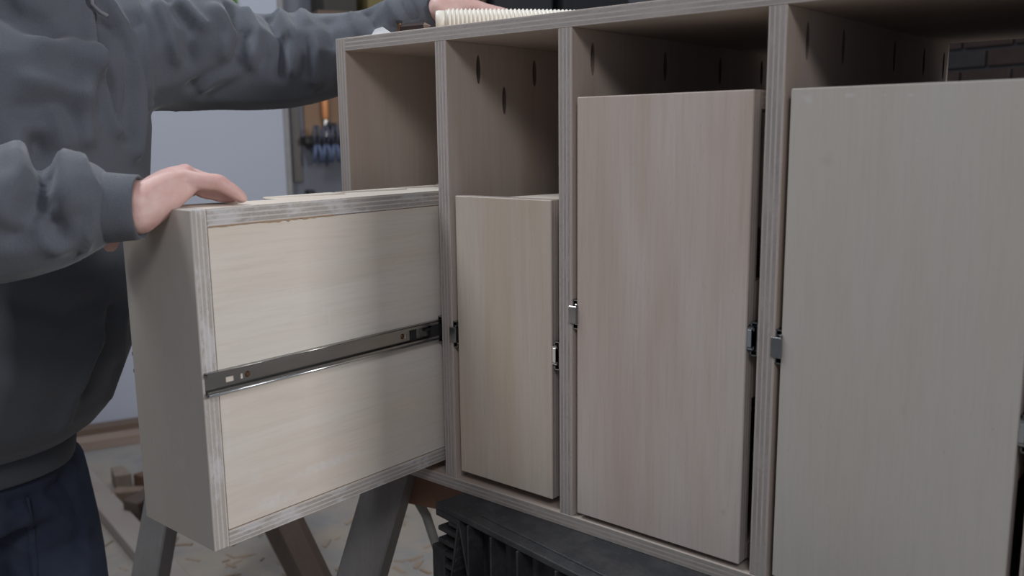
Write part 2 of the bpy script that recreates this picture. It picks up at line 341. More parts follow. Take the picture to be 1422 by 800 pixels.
# outer slide members screwed to the dividers
def slide_member(name, parent, x, sgn, y0, y1, zc, h, d, mat, holes=True):
    """C-channel: web against x, lips reaching sgn*d; local to parent"""
    base = parent.location; bm = bmesh.new(); th = .0014
    def bx(a, b): bm_box(bm, (min(a[0], b[0]), a[1], a[2]), (max(a[0], b[0]), b[1], b[2]))
    L = y1-y0; zs = [-h/2, -.0035, .0035, h/2]; cuts = []
    if holes:
        for f in (.03, L-.10): cuts += [(f, f+.012, 1), (f+.022, f+.026, 1)]
    ys = [0.]+[v for c in cuts for v in c[:2]]+[L]
    bx((0, 0, -h/2), (sgn*th, L, -.0035)); bx((0, 0, .0035), (sgn*th, L, h/2))
    for a, b in zip(ys[0::2], ys[1::2]): bx((0, a, -.0035), (sgn*th, b, .0035))
    for s in (-1, 1):
        z0, z1 = sorted((s*h/2, s*(h/2-.0012))); bx((0, 0, z0), (sgn*d, L, z1))
        z0, z1 = sorted((s*h/2, s*(h/2-.005))); bx((sgn*d, 0, z0), (sgn*(d-.0012), L, z1))
    return from_bm(name, bm, mat, parent, V((x, y0, zc))-base)
zout = [None, .2435, .305, .302]
for i, zc in ((0, .2435), (1, .305), (2, .302)):
    s = slide_member('slide_rail', cab, D[i][1], 1, .0015, .45, zc, .042, .0095, M['steel'])
    bm = bmesh.new(); bm_box(bm, (-.004, -.0035, -.0125), (.0095, .004, .0125), .0008); bm_box(bm, (.006, -.002, .0125), (.0095, .02, .016), .0005)
    o = from_bm('end_stop', bm, M['steel'], cab, V((D[i][1], 0, zc))-cab.location)
for i, zc in ((0, .248), (1, .2395), (2, .307)):
    slide_member('slide_rail', cab, D[i][0], -1, .0015, .45, zc, .042, .0095, M['steel'])
slide_member('slide_rail', cab, RP[0], -1, .0015, .45, .25, .042, .0095, M['steel'])
slide_member('slide_rail', cab, Li, 1, .0015, .45, .248, .042, .0095, M['steel'])

# ------------------------------------------------------------------ drawers
def drawer(label, x0, x1, yf, z0, z1, face, zs_r, zs_l, closed=True, rmid=None, edge=None, sideface=None, depth=.62):
    th = .0223
    r = empty('tall_drawer', ((x0+x1)/2, yf, z0), label, 'drawer', 'tall plywood drawers of the cabinet')
    e = edge or E_
    yb = yf+depth; ya = yf+th
    panel('front_panel', r, (x0, x1), (yf, ya), (z0, z1), 1, face, e[1], .0012)
    panel('back_panel', r, (x0+.01, x1), (yb-th, yb), (z0, z1), 1, M['ply', 2])
    panel('bottom_panel', r, (x0+.01, x1), (ya, yb-th), (z0, z0+th), 2, M['ply', 1], e[2])
    # top board with its stepped left edge
    w_ = min(.098, (x1-x0)*.6); bm = bmesh.new()
    L = yb-th-ya; step = L/4.4
    base = V(r.location); cx, cy, cz = x1-w_/2, (ya+yb-th)/2, z1-th/2
    poly = [(w_/2, -L/2), (w_/2, L/2), (-w_/2+.03, L/2)]
    y = L/2
    pts = []
    yy = -L/2
    first = True
    while yy < L/2-.001:
        ln = step*(1.15 if first else 1.0); y2 = min(yy+ln, L/2)
        pts += [(-w_/2, yy), (-w_/2+.03*(y2-yy)/ln, y2)]; yy = y2; first = False
    pts = [p for p in pts]
    poly = [(w_/2, -L/2), (w_/2, L/2)] + pts[::-1]
    bm_prism(bm, poly, 2, -th/2, th/2); bm.normal_update()
    for f in bm.faces: f.material_index = 0 if abs(f.normal.z) > .6 else 1
    from_bm('top_panel', bm, [topface, e[2]], r, V((cx, cy, cz))-base)
    for k in (1, 2, 3):   # thin facing strips lying on the steps
        ys = -L/2+step*(k+.15)
        bm = bmesh.new(); bm_prism(bm, [(0, 0), (.03, .10), (.03, .125), (0, .12)], 2, 0, .0022)
        from_bm('facing_strip', bm, [topface], r, V((x1-w_, cy+ys, z1))-base)
    H = z1-z0
    if closed:
        panel('side_panel', r, (x1-.007, x1-.0006), (ya+.0006, yb-th), (z0+th+.0012, z1-th-.0016), 0, sideface or M['ply', 1], None, .0004)
    else:
        panel('rail', r, (x1-.012, x1-.0004), (ya, yb-th), rmid, 0, M['ply', 1])
        panel('shelf', r, (x0+.02, x1-.03), (ya, yb-th), (rmid[0]-.012, rmid[0]), 2, M['ply', 1])
    panel('side_panel', r, (x0+.002, x0+.009), (ya, yb-th), (z0+th, z0+H*.62), 0, M['ply', 1])
    out = []
    for zc, x, sg in ((zs_r, x1-.0006, 1), (zs_l, x0+.002, -1)):
        out.append(slide_member('drawer_slide', r, x, sg, yf+.0028, yf+.44, zc, .0296, .0085 if closed else .0095, M['steel']))
    return r, out
topface = wood('birch_ply_pale', (.72, .67, .60), 1, fine=.06)
side1 = wood('birch_drawer_side', (.67, .63, .575), 1, (.95, .87, .80), .13, contrast=.9,
   spots=[((0, -.215, -.185), (.006, .07, .016), PUT, .3, .8), ((0, -.12, -.16), (.006, .12, .012), PUT, .3, .8), ((0, -.28, -.07), (.006, .010, .10), PUT, .25, .35), ((0, -.115, .075), (.006, .003, .05), PUT, .25, .6), ((0, -.105, .06), (.006, .0025, .035), PUT, .25, .6), ((0, -.24, -.14), (.006, .02, .02), PUT, .3, .4)])
edge1 = EP
front1 = wood('birch_front_grey', (.50, .465, .42), 2, (.95, .93, .9), .05, putty=.12)
dr1, sl1 = drawer('tall drawer pulled far out of the cabinet under the person\'s hand', -.192, -.012, -.4203, .0201, .4711, front1, .248, .248, True, None, edge1, side1)
fr2 = wood('birch_front_yellowish', (.55, .485, .42), 2, (.90, .82, .74), .15, contrast=1.2, spots=[((-.05, 0, -.195), (.009, .02, .005), (.62, .55, .45), .2, .5), ((.085, 0, -.2215), (.006, .02, .004), (.22, .13, .07), .2, .6)])
dr2, sl2 = drawer('narrow closed drawer as low as the pulled-out one, beside its bay', .036, .2245, 0, .0163, .4655, fr2, .2395, .2435, True)
fr3 = wood('birch_front_pinkish', (.555, .485, .44), 2, (.86, .77, .72), .17, contrast=1.3, spots=[((.105, 0, -.235), (.008, .02, .013), (.30, .21, .15), .35, .5), ((.012, 0, .294), (.02, .02, .005), PUT, .2, .6), ((-.08, 0, .20), (.004, .02, .004), PUT, .2, .5)])
dr3, sl3 = drawer('tall closed drawer with pinkish wood front, right of the narrow one', .2698, .527, 0, .008, .607, fr3, .307, .305, False, (.225, .375))
fr4 = wood('birch_front_greyish', (.51, .48, .435), 2, (.95, .91, .87), .09, spots=[((-.11, 0, .287), (.017, .02, .011), PUT, .3, .45), ((-.062, 0, .289), (.013, .02, .005), PUT, .3, .5), ((-.025, 0, .288), (.012, .02, .003), PUT, .3, .4), ((.003, 0, .287), (.007, .02, .003), PUT, .3, .5), ((-.083, 0, .218), (.012, .02, .010), (.36, .24, .17), .4, .45),
   ((.0, 0, .232), (.003, .02, .003), PUT, .2, .6), ((.012, 0, .24), (.003, .02, .003), PUT, .2, .6), ((.032, 0, .092), (.0045, .02, .0045), (.75, .75, .78), .12, .8), ((.015, 0, -.055), (.008, .02, .011), (.34, .23, .16), .4, .5), ((.105, 0, -.058), (.003, .02, .004), (.2, .1, .06), .3, .6)])
dr4, sl4 = drawer('widest closed drawer with greyish wood front at the right edge', .572, .829, 0, .008, .606, fr4, .25, .302, False, (.19, .32))
# slide details on the pulled-out drawer
def small(name, parent, a, b, mat, bev=.0004):
    a, b = V(a), V(b); c = (a+b)/2; bm = bmesh.new(); bm_box(bm, a-c, b-c, bev)
    return from_bm(name, bm, mat, parent, c-(parent.matrix_world.translation if parent.parent else parent.location))
bpy.context.view_layer.update()
for y in (-.355, -.076):
    s = sl1[0]; bm = bmesh.new()
    bmesh.ops.create_cone(bm, cap_ends=True, segments=16, radius1=.0042, radius2=.003, depth=.0016, matrix=Matrix.Rotation(math.pi/2, 4, 'Y'))
    bm_box(bm, (.0006, -.003, -.0005), (.0011, .003, .0005)); bm_box(bm, (.0006, -.0005, -.003), (.0011, .0005, .003))
    from_bm('screw', bm, M['screw'], s, V((-.0126+.0022, y, .249))-s.matrix_world.translation)
s = sl1[0]
def on_slide(name, y0, y1, z0, z1, x0, x1, mat): 
    return small(name, s, (-.0126+x0, y0, z0), (-.0126+x1, y1, z1), mat)
bm = bmesh.new(); bm_tube(bm, [(0, 0, 0), (0, .437, 0)], .0019, 10); from_bm('lower_bead_highlight', bm, M['bright'], s, V((-.0126+.0085, -.4175, .248-.0148))-s.matrix_world.translation, smooth=True)  # brighter zinc on this bead paints in the lower lip's highlight
bm = bmesh.new(); bm_tube(bm, [(0, 0, 0), (0, .437, 0)], .0010, 8); from_bm('upper_bead', bm, M['steel'], s, V((-.0126+.0085, -.4175, .248+.0146))-s.matrix_world.translation, smooth=True)
on_slide('latch', -.060, -.047, .2375, .2585, .0014, .003, M['black'])
on_slide('release_lever', -.030, -.004, .249, .2535, .0014, .006, M['black'])
on_slide('release_housing', -.018, .02, .2355, .2605, .0014, .0075, M['black'])
bm = bmesh.new(); n_ = 40; e0 = []; e1 = []
for k in range(n_+1):
    y = -.396+.2*k/n_; d = (.0012+.0045*random.random()**2)*(1-.6*k/n_)
    e0.append((y, .4492)); e1.append((y, .4488-d))
bm_prism(bm, e0+e1[::-1], 0, -.0123, -.0114)
from_bm('torn_veneer', bm, simple('torn_brown_veneer', (.34, .23, .15), .85), dr1, -V(dr1.location))
# intermediate (ball) members peeping out beside the closed drawers
for dr, xx, sg, zc in ((dr2, .2239, 1, .2395), (dr3, .5264, 1, .307), (dr4, .8284, 1, .25)):
    bm = bmesh.new()
    for p, q in (((0, .006, -.0165), (sg*.012, .03, -.0145)), ((0, .006, .0145), (sg*.012, .03, .0165)), ((sg*.0105, .008, -.0145), (sg*.012, .03, .0145))): bm_box(bm, p, q)
    from_bm('bumper', bm, M['black'], dr, V((xx, 0, zc))-dr.location)
    bm = bmesh.new(); bm_box(bm, (sg*.001, .001, -.011), (sg*.0065, .0022, .011), .0003); bm_box(bm, (0, .001, .0118), (sg*.008, .012, .0132)); bm_box(bm, (0, .001, -.0132), (sg*.008, .012, -.0118))
    from_bm('slide_tab', bm, M['bright'], dr, V((xx, 0, zc))-dr.location)

# ------------------------------------------------------------------ black plastic sawhorse under the cabinet
ang = math.atan2(-.153, .988); SO = V((.031, -.0565, ZB))
t = NT('dusty_black_plastic'); oc = t.n('ShaderNodeTexCoord').outputs['Object']; n1 = t.noise(oc, 14, 6, .7); n2 = t.noise(oc, 140, 3, .7)
c = t.mix(t.ramp(n1, [(.45, (0, 0, 0)), (.75, (1, 1, 1))]), (.030, .031, .035, 1), (.075, .075, .078, 1)); c = t.mix(t.math('MULTIPLY', t.ramp(n2, [(.6, (0, 0, 0)), (.75, (1, 1, 1))]), .5), c, (.14, .135, .13, 1))
M['plastic'] = t.fin(c, .6, 0, n2, .2, .001)
sh = empty('plastic_sawhorse', SO+V((0, 0, FZ-ZB)), 'black ribbed plastic folding sawhorse carrying the plywood cabinet', 'sawhorse', None, ang)
def sp(name, boxes, prisms=(), mat=None, beams=()):
    bm = bmesh.new()
    for a, b in boxes: bm_box(bm, a, b, .0015)
    for p, q, wx, wy in beams: bm_beam(bm, p, q, wx, wy, (0, 1, 0), bev=.001)
    return from_bm(name, bm, mat or M['plastic'], sh, (0, 0, ZB-FZ))
sp('top_board', [((0, 0, -.011), (.74, .13, -.0003))])
sp('ridge', [((.09, .020, -.0004), (.74, .023, -.0002))])
sp('front_web', [((.004, .035, -.42), (.736, .05, -.011))])
for k in range(6): sp('rib', [((.004, .001, -.046-k*.02), (.058-k*.004, .036, -.038-k*.02))])
sp('handle_block', [((.0, .0, -.022), (.062, .036, -.011)), ((.03, .002, -.030), (.062, .03, -.022))])
br = [((.062, .0125, -.011), (.03, .0125, -.16)), ((.062, .0125, -.011), (.085, .0125, -.10)), ((.085, .0125, -.011), (.085, .0125, -.11)), ((.085, .0125, -.105), (.038, .0125, -.145)), ((.14, .0125, -.011), (.14, .0125, -.15)), ((.14, .0125, -.085), (.088, .0125, -.105)), ((.2, .0125, -.011), (.2, .0125, -.2)), ((.2, .0125, -.1), (.14, .0125, -.16)), ((.28, .0125, -.011), (.28, .0125, -.25)), ((.28, .0125, -.10), (.2, .0125, -.2)), ((.36, .0125, -.011), (.36, .0125, -.25)), ((.44, .0125, -.011), (.44, .0125, -.25)), ((.06, .0125, -.25), (.72, .0125, -.25)), ((.52, .0125, -.011), (.52, .0125, -.25)), ((.6, .0125, -.011), (.6, .0125, -.25)), ((.68, .0125, -.011), (.68, .0125, -.25))]
for p, q in br: sp('brace', [], beams=[(p, q, .03, .004)])
bm = bmesh.new(); bmesh.ops.create_cone(bm, cap_ends=True, segments=24, radius1=.034, radius2=.028, depth=.03, matrix=Matrix.Translation((.105, .02, -.155)) @ Matrix.Rotation(math.pi/2, 4, 'X')); from_bm('pivot_hub', bm, M['plastic'], sh, (0, 0, ZB-FZ))
sp('end_bracket', [((-.012, .0, -.30), (.02, .05, -.075))])
for x in (.03, .66):
    for yy, dy in ((-.0, -.22), (.115, .22)):
        sp('leg', [], beams=[((x, yy+.01, -.29), (x, yy+dy, FZ-ZB+.004), .045, .05)])

# ------------------------------------------------------------------ wooden trestles behind
def trestle(label, parts):
    c = V((0, 0, 0))
    for p in parts: c += (V(p[1])+V(p[2]))/2
    c /= len(parts); root = empty('wooden_trestle', (c.x, c.y, FZ), label, 'trestle')
    for name, p, q, wx, wy, side, mat in parts:
        md = (V(p)+V(q))/2; bm = bmesh.new(); 
        # local axes: keep the timber's length along local z for the grain
        bm_beam(bm, V(p)-md, V(q)-md, wx, wy, side); from_bm(name, bm, mat, root, md-root.location)
    return root
def leg(u0, v0, u1, v1, dep0, dep1, ztop):
    p, q = px(u0, v0, dep0), px(u1, v1, dep1); d = q-p
    a = p + d*((ztop-p.z)/d.z); b = p + d*((FZ-p.z)/d.z); return a, b
a1, b1 = leg(541, 668, 503, 800, 1.62, 1.60, -.03)
trestle('dusty grey wooden trestle standing under the left end of the cabinet', [
    ('leg', a1, b1, .078, .05, R_ - .25*fw, M['greywood']),
    ('leg', V((.30, .34, -.112)), V((.34, .52, FZ)), .078, .05, R_, M['greywood']),
    ('leg', V((.30, .22, -.112)), V((.34, .10, FZ)), .078, .05, R_, M['greywood']),
    ('beam', (a1.x-.01, a1.y+.055, -.068), (.42, a1.y+.20, -.068), .095, .06, (0, 0, 1), wood('reddish_beam', (.24, .13, .085), 0))])
a2, b2 = leg(222, 725, 209, 800, 2.0, 1.98, -.03); a3, b3 = leg(404, 725, 440, 800, 2.0, 1.98, -.03)
def far(p): d = V((p.x-CAM.x, p.y-CAM.y, 0)).normalized(); return p+d*.55
bd = V((-.85, .527, 0)); mid = (a2+a3)/2
trestle('brown wooden trestle standing behind the pulled-out drawer', [
    ('leg', a2, b2, .072, .045, R_ - .35*fw, M['greywood']), ('leg', a3, b3, .046, .05, R_ - .1*fw, M['brownwood']),
    ('leg', far(a2)+R_*.065, far(b2)+R_*.085, .05, .045, R_, M['greywood']), ('leg', far(a3)-R_*.14, far(b3)-R_*.22, .04, .045, R_, M['brownwood']),
    ('beam', mid-bd*.06+V((0, 0, -.03)), mid+bd*.7+V((0, 0, -.03)), .1, .06, (.527, .85, 0), M['brownwood'])])
# grey pipe and brown offcut just behind the sawhorse end
p0, p1 = px(573, 674, 1.72), px(592, 716, 1.72)
bm = bmesh.new(); bm_tube(bm, [p0+V((0, 0, .06)), p0, (p0+p1)/2+R_*-.004, p1, p1+(p1-p0)*6+V((0,0,-.15))], .009, 12); tag(from_bm('plastic_pipe', bm, simple('pale_pipe', lin(150, 150, 146), .5), smooth=True), 'pale curved plastic pipe standing behind the end of the sawhorse', 'pipe')

# ------------------------------------------------------------------ things on top of the cabinet
def hose():
    A = V((-.045, .05, .7400)); B = V((.085, .165, .7400)); Cc = V((.20, .38, .7400))
    pts = []; N = 150
    for i in range(N+1):
        tt = i/N; pts.append(A*(1-tt)**2+(A+(B-A)*2)*.5*2*tt*(1-tt)*0 + (2*tt*(1-tt))*B + tt*tt*Cc if True else A)
    r = empty('corrugated_hose', A-V((0, 0, .0187)), 'cream corrugated plastic hose lying on top of the cabinet', 'hose')
    fine = []; rad = []
    L = sum((pts[i+1]-pts[i]).length for i in range(N)); per = .0066; s = 0; step = per/6
    # resample
    acc = [0]
    for i in range(N): acc.append(acc[-1]+(pts[i+1]-pts[i]).length)
    n = int(acc[-1]/step)
    for k in range(n+1):
        d = k*step; i = min(N-1, int(np.searchsorted(acc, d, side='right')-1)); f = (d-acc[i])/max(1e-9, acc[i+1]-acc[i])
        if d < .016: continue
        fine.append(pts[i].lerp(pts[i+1], f)-r.location); rad.append(.0163+.0016*math.sin(2*math.pi*d/per))
    bm = bmesh.new(); bm_tube(bm, fine, rad, 16); from_bm('ribbed_tube', bm, M['cream'], r, smooth=True)
    bm = bmesh.new(); dd = (pts[1]-pts[0]).normalized(); bm_tube(bm, [pts[0]-r.location, pts[0]-r.location+dd*.002, pts[0]-r.location+dd*.018], [.0130, .0146, .0146], 16); from_bm('collar', bm, M['cream'], r, smooth=True)
M['cream'] = simple('cream_plastic', (.84, .80, .71), .4, 0, .05)
hose()
bm = bmesh.new(); p = V((-.150, .030, ZTT)); 
bm_prism(bm, [(-.035, -.012), (.03, -.014), (.04, .02), (-.02, .02)], 2, 0.0, .003); bm_prism(bm, [(-.022, .003), (.026, .003), (.005, .014), (-.012, .012)], 1, -.006, -.004); bm_prism(bm, [(-.034, .003), (.0, .003), (-.012, .010)], 1, .0, .002)
tag(from_bm('paper_sheet', bm, simple('paper', (.72, .72, .74), .8), None, p), 'small folded white paper lying on the cabinet corner', 'paper')
r = empty('bolt', (-.088, .010, ZTT), 'dark bolt standing on the cabinet top beside the cuff', 'bolt')
bm = bmesh.new(); bm_tube(bm, [(0, 0, 0), (0, 0, .014)], .0034, 10); from_bm('shank', bm, M['screw'], r)
bm = bmesh.new(); bm_tube(bm, [(0, 0, .014), (0, 0, .018)], .0052, 6); from_bm('head', bm, M['black'], r)
r = empty('pencil', (-.058, .015, ZTT+.006), 'short reddish brown pencil stub lying beside the bolt', 'pencil')
bm = bmesh.new(); bm_tube(bm, [(-.025, -.004, 0), (.02, .004, 0)], .0058, 6); from_bm('body', bm, M['brick'], r)
bm = bmesh.new(); bm_tube(bm, [(.02, .004, 0), (.03, .0058, 0)], [.0058, .0006], 6); from_bm('tip', bm, M['brownwood'], r)

# ------------------------------------------------------------------ person
def cat(pts, n=8):      # Catmull-Rom through (x,y,z,r)
    P = [np.array(p, float) for p in pts]; P = [2*P[0]-P[1]]+P+[2*P[-1]-P[-2]]; out = []
    for i in range(1, len(P)-2):
        for k in range(n):
            t_ = k/n; a, b, c_, d = P[i-1:i+3]
            out.append(.5*((2*b)+(c_-a)*t_+(2*a-5*b+4*c_-d)*t_*t_+(3*b-a-3*c_+d)*t_**3))
    out.append(P[-2]); return out
ico = bmesh.new(); bmesh.ops.create_icosphere(ico, subdivisions=2, radius=1)
IV = np.array([v_.co for v_ in ico.verts]); IF = [[v_.index for v_ in f.verts] for f in ico.faces]; ico.free()
class Blob:
    def __init__(s): s.v = []; s.f = []; s.n = 0
    def sph(s, c, r):
        r = np.array(r)*np.ones(3); s.v.append(IV*r+np.array(c)); s.f += [[i+s.n for i in f] for f in IF]; s.n += len(IV)
    def limb(s, pts, n=8):
        Q = cat([(*p, r) for p, r in pts], n)
        for a, b in zip(Q[:-1], Q[1:]):
            L = np.linalg.norm(a[:3]-b[:3]); k = max(1, int(L/(.3*min(a[3], b[3]))))
            for i in range(k): q = a+(b-a)*i/k; s.sph(q[:3], q[3])
        s.sph(Q[-1][:3], Q[-1][3])
    def loft(s, rings, seg=28):     # (cx,cy,z, a(front-back x), b(side y))
        st = s.n; V_ = []
        for cx, cy, z, a, b in rings:
            for k in range(seg):
                th = 2*math.pi*k/seg; V_.append((cx+a*math.cos(th), cy+b*math.sin(th), z))
        m_ = len(rings)
        for i in range(m_-1):
            for k in range(seg): s.f.append([st+i*seg+k, st+i*seg+(k+1) % seg, st+(i+1)*seg+(k+1) % seg, st+(i+1)*seg+k])
        s.f.append([st+k for k in range(seg)][::-1]); s.f.append([st+(m_-1)*seg+k for k in range(seg)])
        s.v.append(np.array(V_)); s.n += len(V_)
    def build(s, voxel, smooth):
        me = bpy.data.meshes.new('blob'); me.from_pydata(np.concatenate(s.v).tolist(), [], s.f); o_ = bpy.data.objects.new('blob', me); COL.objects.link(o_)
        md = o_.modifiers.new('r', 'REMESH'); md.mode = 'VOXEL'; md.voxel_size = voxel
        if smooth: sm = o_.modifiers.new('s', 'SMOOTH'); sm.factor = .5; sm.iterations = smooth
        bpy.context.view_layer.update(); dg = bpy.context.evaluated_depsgraph_get()
        new = bpy.data.meshes.new_from_object(o_.evaluated_get(dg)); bpy.data.objects.remove(o_); bpy.data.meshes.remove(me)
        return new
def displace(me, ridges):
    """push the cloth in or out along fold lines given as 3-D polylines: (points, amplitude, width)"""
    n = len(me.vertices); co = np.empty(n*3); me.vertices.foreach_get('co', co); co = co.reshape(-1, 3)
    no = np.empty(n*3); me.vertices.foreach_get('normal', no); no = no.reshape(-1, 3); disp = np.zeros(n)
    for pts, amp, wd in ridges:
        P = np.array(pts); best = np.full(n, 9.); 
        for i in range(len(P)-1):
            a, b = P[i], P[i+1]; ab = b-a; tt = np.clip(((co-a)@ab)/(ab@ab+1e-12), 0, 1); d = np.linalg.norm(co-(a+tt[:, None]*ab), axis=1); best = np.minimum(best, d)
        disp += amp*np.exp(-(best/wd)**2)
    co += no*disp[:, None]; me.vertices.foreach_set('co', co.ravel()); me.update()
person = empty('person', (-.5, -.42, FZ), 'person in dark grey hoodie and blue jeans pulling out the drawer', 'person')
PB = np.array(person.location)
TX, TY = -.50, -.42
# key joints
shR = V((-.49, -.63, .65)); elR = V((-.31, -.705, .475)); wrR = V((-.083, -.450, .480))
shL = V((-.49, -.215, .692)); wrL = px(612, 12, 1.58)
elL = px(350, 86, 1.62)
# --- hoodie
hb = Blob()
HX, HY = TX-.21, TY-.055
hb.loft([(x, y, z, a, b) for x, y, z, a, b in [(HX, HY, .012, .120, .145), (HX+.01, HY, .03, .145, .172), (HX+.042, HY, .06, .165, .195), (HX+.078, HY+.003, .10, .175, .208), (HX+.138, HY+.01, .2, .175, .215), (TX-.035, TY-.02, .3, .168, .215), (TX-.022, TY-.012, .45, .158, .213), (TX-.008, TY-.004, .58, .150, .216), (TX, TY, .68, .135, .205), (TX, TY, .74, .10, .15), (TX, TY, .79, .075, .09)]])
hb.limb([((TX, TY-.20, .70), .075), ((TX, TY, .74), .085), ((TX, TY+.20, .72), .08)])
hb.limb([((TX+.05, TY, .74), .06), ((TX-.03, TY, .79), .11), ((TX-.10, TY, .73), .11)])   # hood lying on the back
hb.limb([(V((TX+.0, TY-.14, .64)), .10), (shR, .105), ((shR+elR)/2, .098), (elR, .092)])
slR = [px(-70, 305, 1.09), px(20, 298, 1.10), px(62, 298, 1.10), px(95, 288, 1.105), px(122, 290, 1.11)]
hb.limb([(elR, .090), (slR[0], .086), (slR[1], .083), (slR[2], .070), (slR[3], .064), (slR[4], .050)])
hb.limb([(V((TX, TY+.13, .675)), .095), (shL, .090), (px(250, 62, 1.575), .117), (px(300, 76, 1.60), .099), (elL, .088), (px(410, 84, 1.635), .085), (px(467, 76, 1.65), .075), (px(520, 58, 1.65), .062), (px(560, 30, 1.63), .05), (px(590, 16, 1.60), .043)])
hme = hb.build(.0065, 4)
bvh = BVHTree.FromPolygons([v_.co.copy() for v_ in hme.vertices], [list(p.vertices) for p in hme.polygons])
def cast(pts):
    out = []
    for (u0, v0), (u1, v1) in zip(pts[:-1], pts[1:]):
        for k in range(5):
            u, v = u0+(u1-u0)*k/4, v0+(v1-v0)*k/4; d = (px(u, v, 1)-CAM).normalized(); h = bvh.ray_cast(CAM, d)
            if h[0] is not None: out.append(tuple(h[0]))
    return out
folds = [([(145, 3), (168, 36), (180, 75), (190, 126), (191, 168), (186, 210)], .013, .014), ([(185, 0), (200, 36), (204, 90), (203, 144)], .010, .011),
 ([(132, 84), (147, 126), (162, 180)], .010, .012), ([(129, 27), (129, 60), (120, 105), (115, 150), (117, 192)], .013, .014), ([(60, 60), (99, 66), (126, 88)], .012, .018),
 ([(136, 33), (141, 78), (156, 126), (165, 160)], -.014, .012), ([(6, 10), (39, 30), (69, 42)], -.016, .02), ([(172, 60), (180, 120), (178, 190)], -.008, .010),
 ([(40, 110), (80, 118), (110, 130)], .008, .014), ([(30, 150), (80, 150), (105, 165)], -.010, .016), ([(80, 160), (88, 200)], .009, .012),
 ([(222, 6), (238, 45), (246, 80)], .009, .012), ([(249, 3), (282, 36)], .012, .012), ([(236, 0), (262, 40), (262, 80)], -.010, .012),
 ([(300, 15), (318, 45), (312, 90), (280, 120)], .009, .014), ([(341, 18), (358, 45), (352, 90)], .010, .012), ([(324, 14), (341, 48), (326, 84), (270, 120)], -.013, .012),
 ([(375, 22), (393, 58), (390, 105)], -.013, .011), ([(388, 20), (408, 52), (408, 98)], .010, .011), ([(420, 20), (441, 70), (438, 110)], .009, .012), ([(428, 40), (425, 100)], -.006, .010), ([(455, 18), (462, 60)], -.007, .010), ([(485, 15), (500, 45)], .007, .010), ([(508, 10), (520, 35)], -.008, .009), ([(540, 5), (556, 28)], .007, .009), ([(565, 3), (575, 20)], -.005, .008),
 ([(290, 135), (340, 110), (370, 80)], -.006, .012),
 # near sleeve
 ([(52, 200), (60, 235), (50, 275), (40, 300)], -.020, .014), ([(28, 205), (30, 240), (10, 280)], .010, .018), ([(88, 220), (98, 250), (100, 300)], .010, .018),
 ([(112, 225), (131, 262), (129, 312), (118, 345)], .006, .006), ([(20, 330), (70, 320), (105, 300)], -.010, .014), ([(0, 300), (40, 310), (80, 345)], .006, .012), ([(70, 285), (80, 330)], -.007, .01),
 # belly
 ([(140, 470), (110, 530), (85, 590)], .008, .014), ([(160, 430), (150, 480), (120, 540)], -.010, .014), ([(170, 440), (168, 500), (150, 550)], .006, .012), ([(20, 420), (90, 440), (140, 420)], -.008, .02), ([(10, 520), (60, 540), (100, 530)], .006, .025)]
displace(hme, [(cast(p), a*1.35, w_) for p, a, w_ in folds if len(cast(p)) > 1])
t = NT('grey_marl_fleece'); oc = t.n('ShaderNodeTexCoord').outputs['Object']
f1 = t.noise(oc, 900, 2, .7); f2 = t.noise(oc, 12, 3); f3 = t.noise(t.vec('MULTIPLY', oc, (1, 1, .15)), 500, 2)
c = t.mix(f1, (.052, .059, .074, 1), (.156, .170, .198, 1)); c = t.mix(t.math('MULTIPLY', f2, .3), c, (.06, .07, .085, 1))
M['fleece'] = t.fin(c, .95, 0, t.math('ADD', f1, f3), .35, .0015); t.b.inputs['Sheen Weight'].default_value = .25; t.b.inputs['Sheen Roughness'].default_value = .4
hme.transform(Matrix.Translation(-person.location)); hood = link('hoodie', hme, M['fleece'], person, smooth=True); hood['label'] = 'dark grey marl hoodie'
def ribbed(name, p, q, r0, r1, parent, per=.004, th=.003, amp=.0007):
    p, q = V(p)-person.location, V(q)-person.location; t_ = (q-p).normalized(); n = t_.orthogonal().normalized(); b = t_.cross(n); bm = bmesh.new()
    L = 6; seg = int(2*math.pi*r0/per)*2; rings = []
    prof = [(0, r0, 0), (.25, (r0*.75+r1*.25)*1.02, 0), (.5, (r0+r1)/2*1.02, 0), (.75, r0*.25+r1*.75, 0), (.97, r1, 0), (1, r1-th*.5, 0), (.97, r1-th, 0), (.5, r1-th, 0)]
    for f, r_, _ in prof:
        rings.append([bm.verts.new(p+(q-p)*f+(n*math.cos(2*math.pi*k/seg)+b*math.sin(2*math.pi*k/seg))*(r_+(amp if k % 2 else -amp))) for k in range(seg)])
    for i in range(len(rings)-1):
        for k in range(seg): bm.faces.new((rings[i][k], rings[i][(k+1) % seg], rings[i+1][(k+1) % seg], rings[i+1][k]))
    return from_bm(name, bm, M['fleece'], parent, smooth=True)
cR0, cR1 = px(118, 289, 1.11), px(196, 288, 1.118)
o = ribbed('cuff', cR0, cR1, .044, .040, hood)
cL0, cL1 = px(578, 20, 1.61), px(608, 12, 1.59)
ribbed('cuff', cL0, cL1, .041, .036, hood)
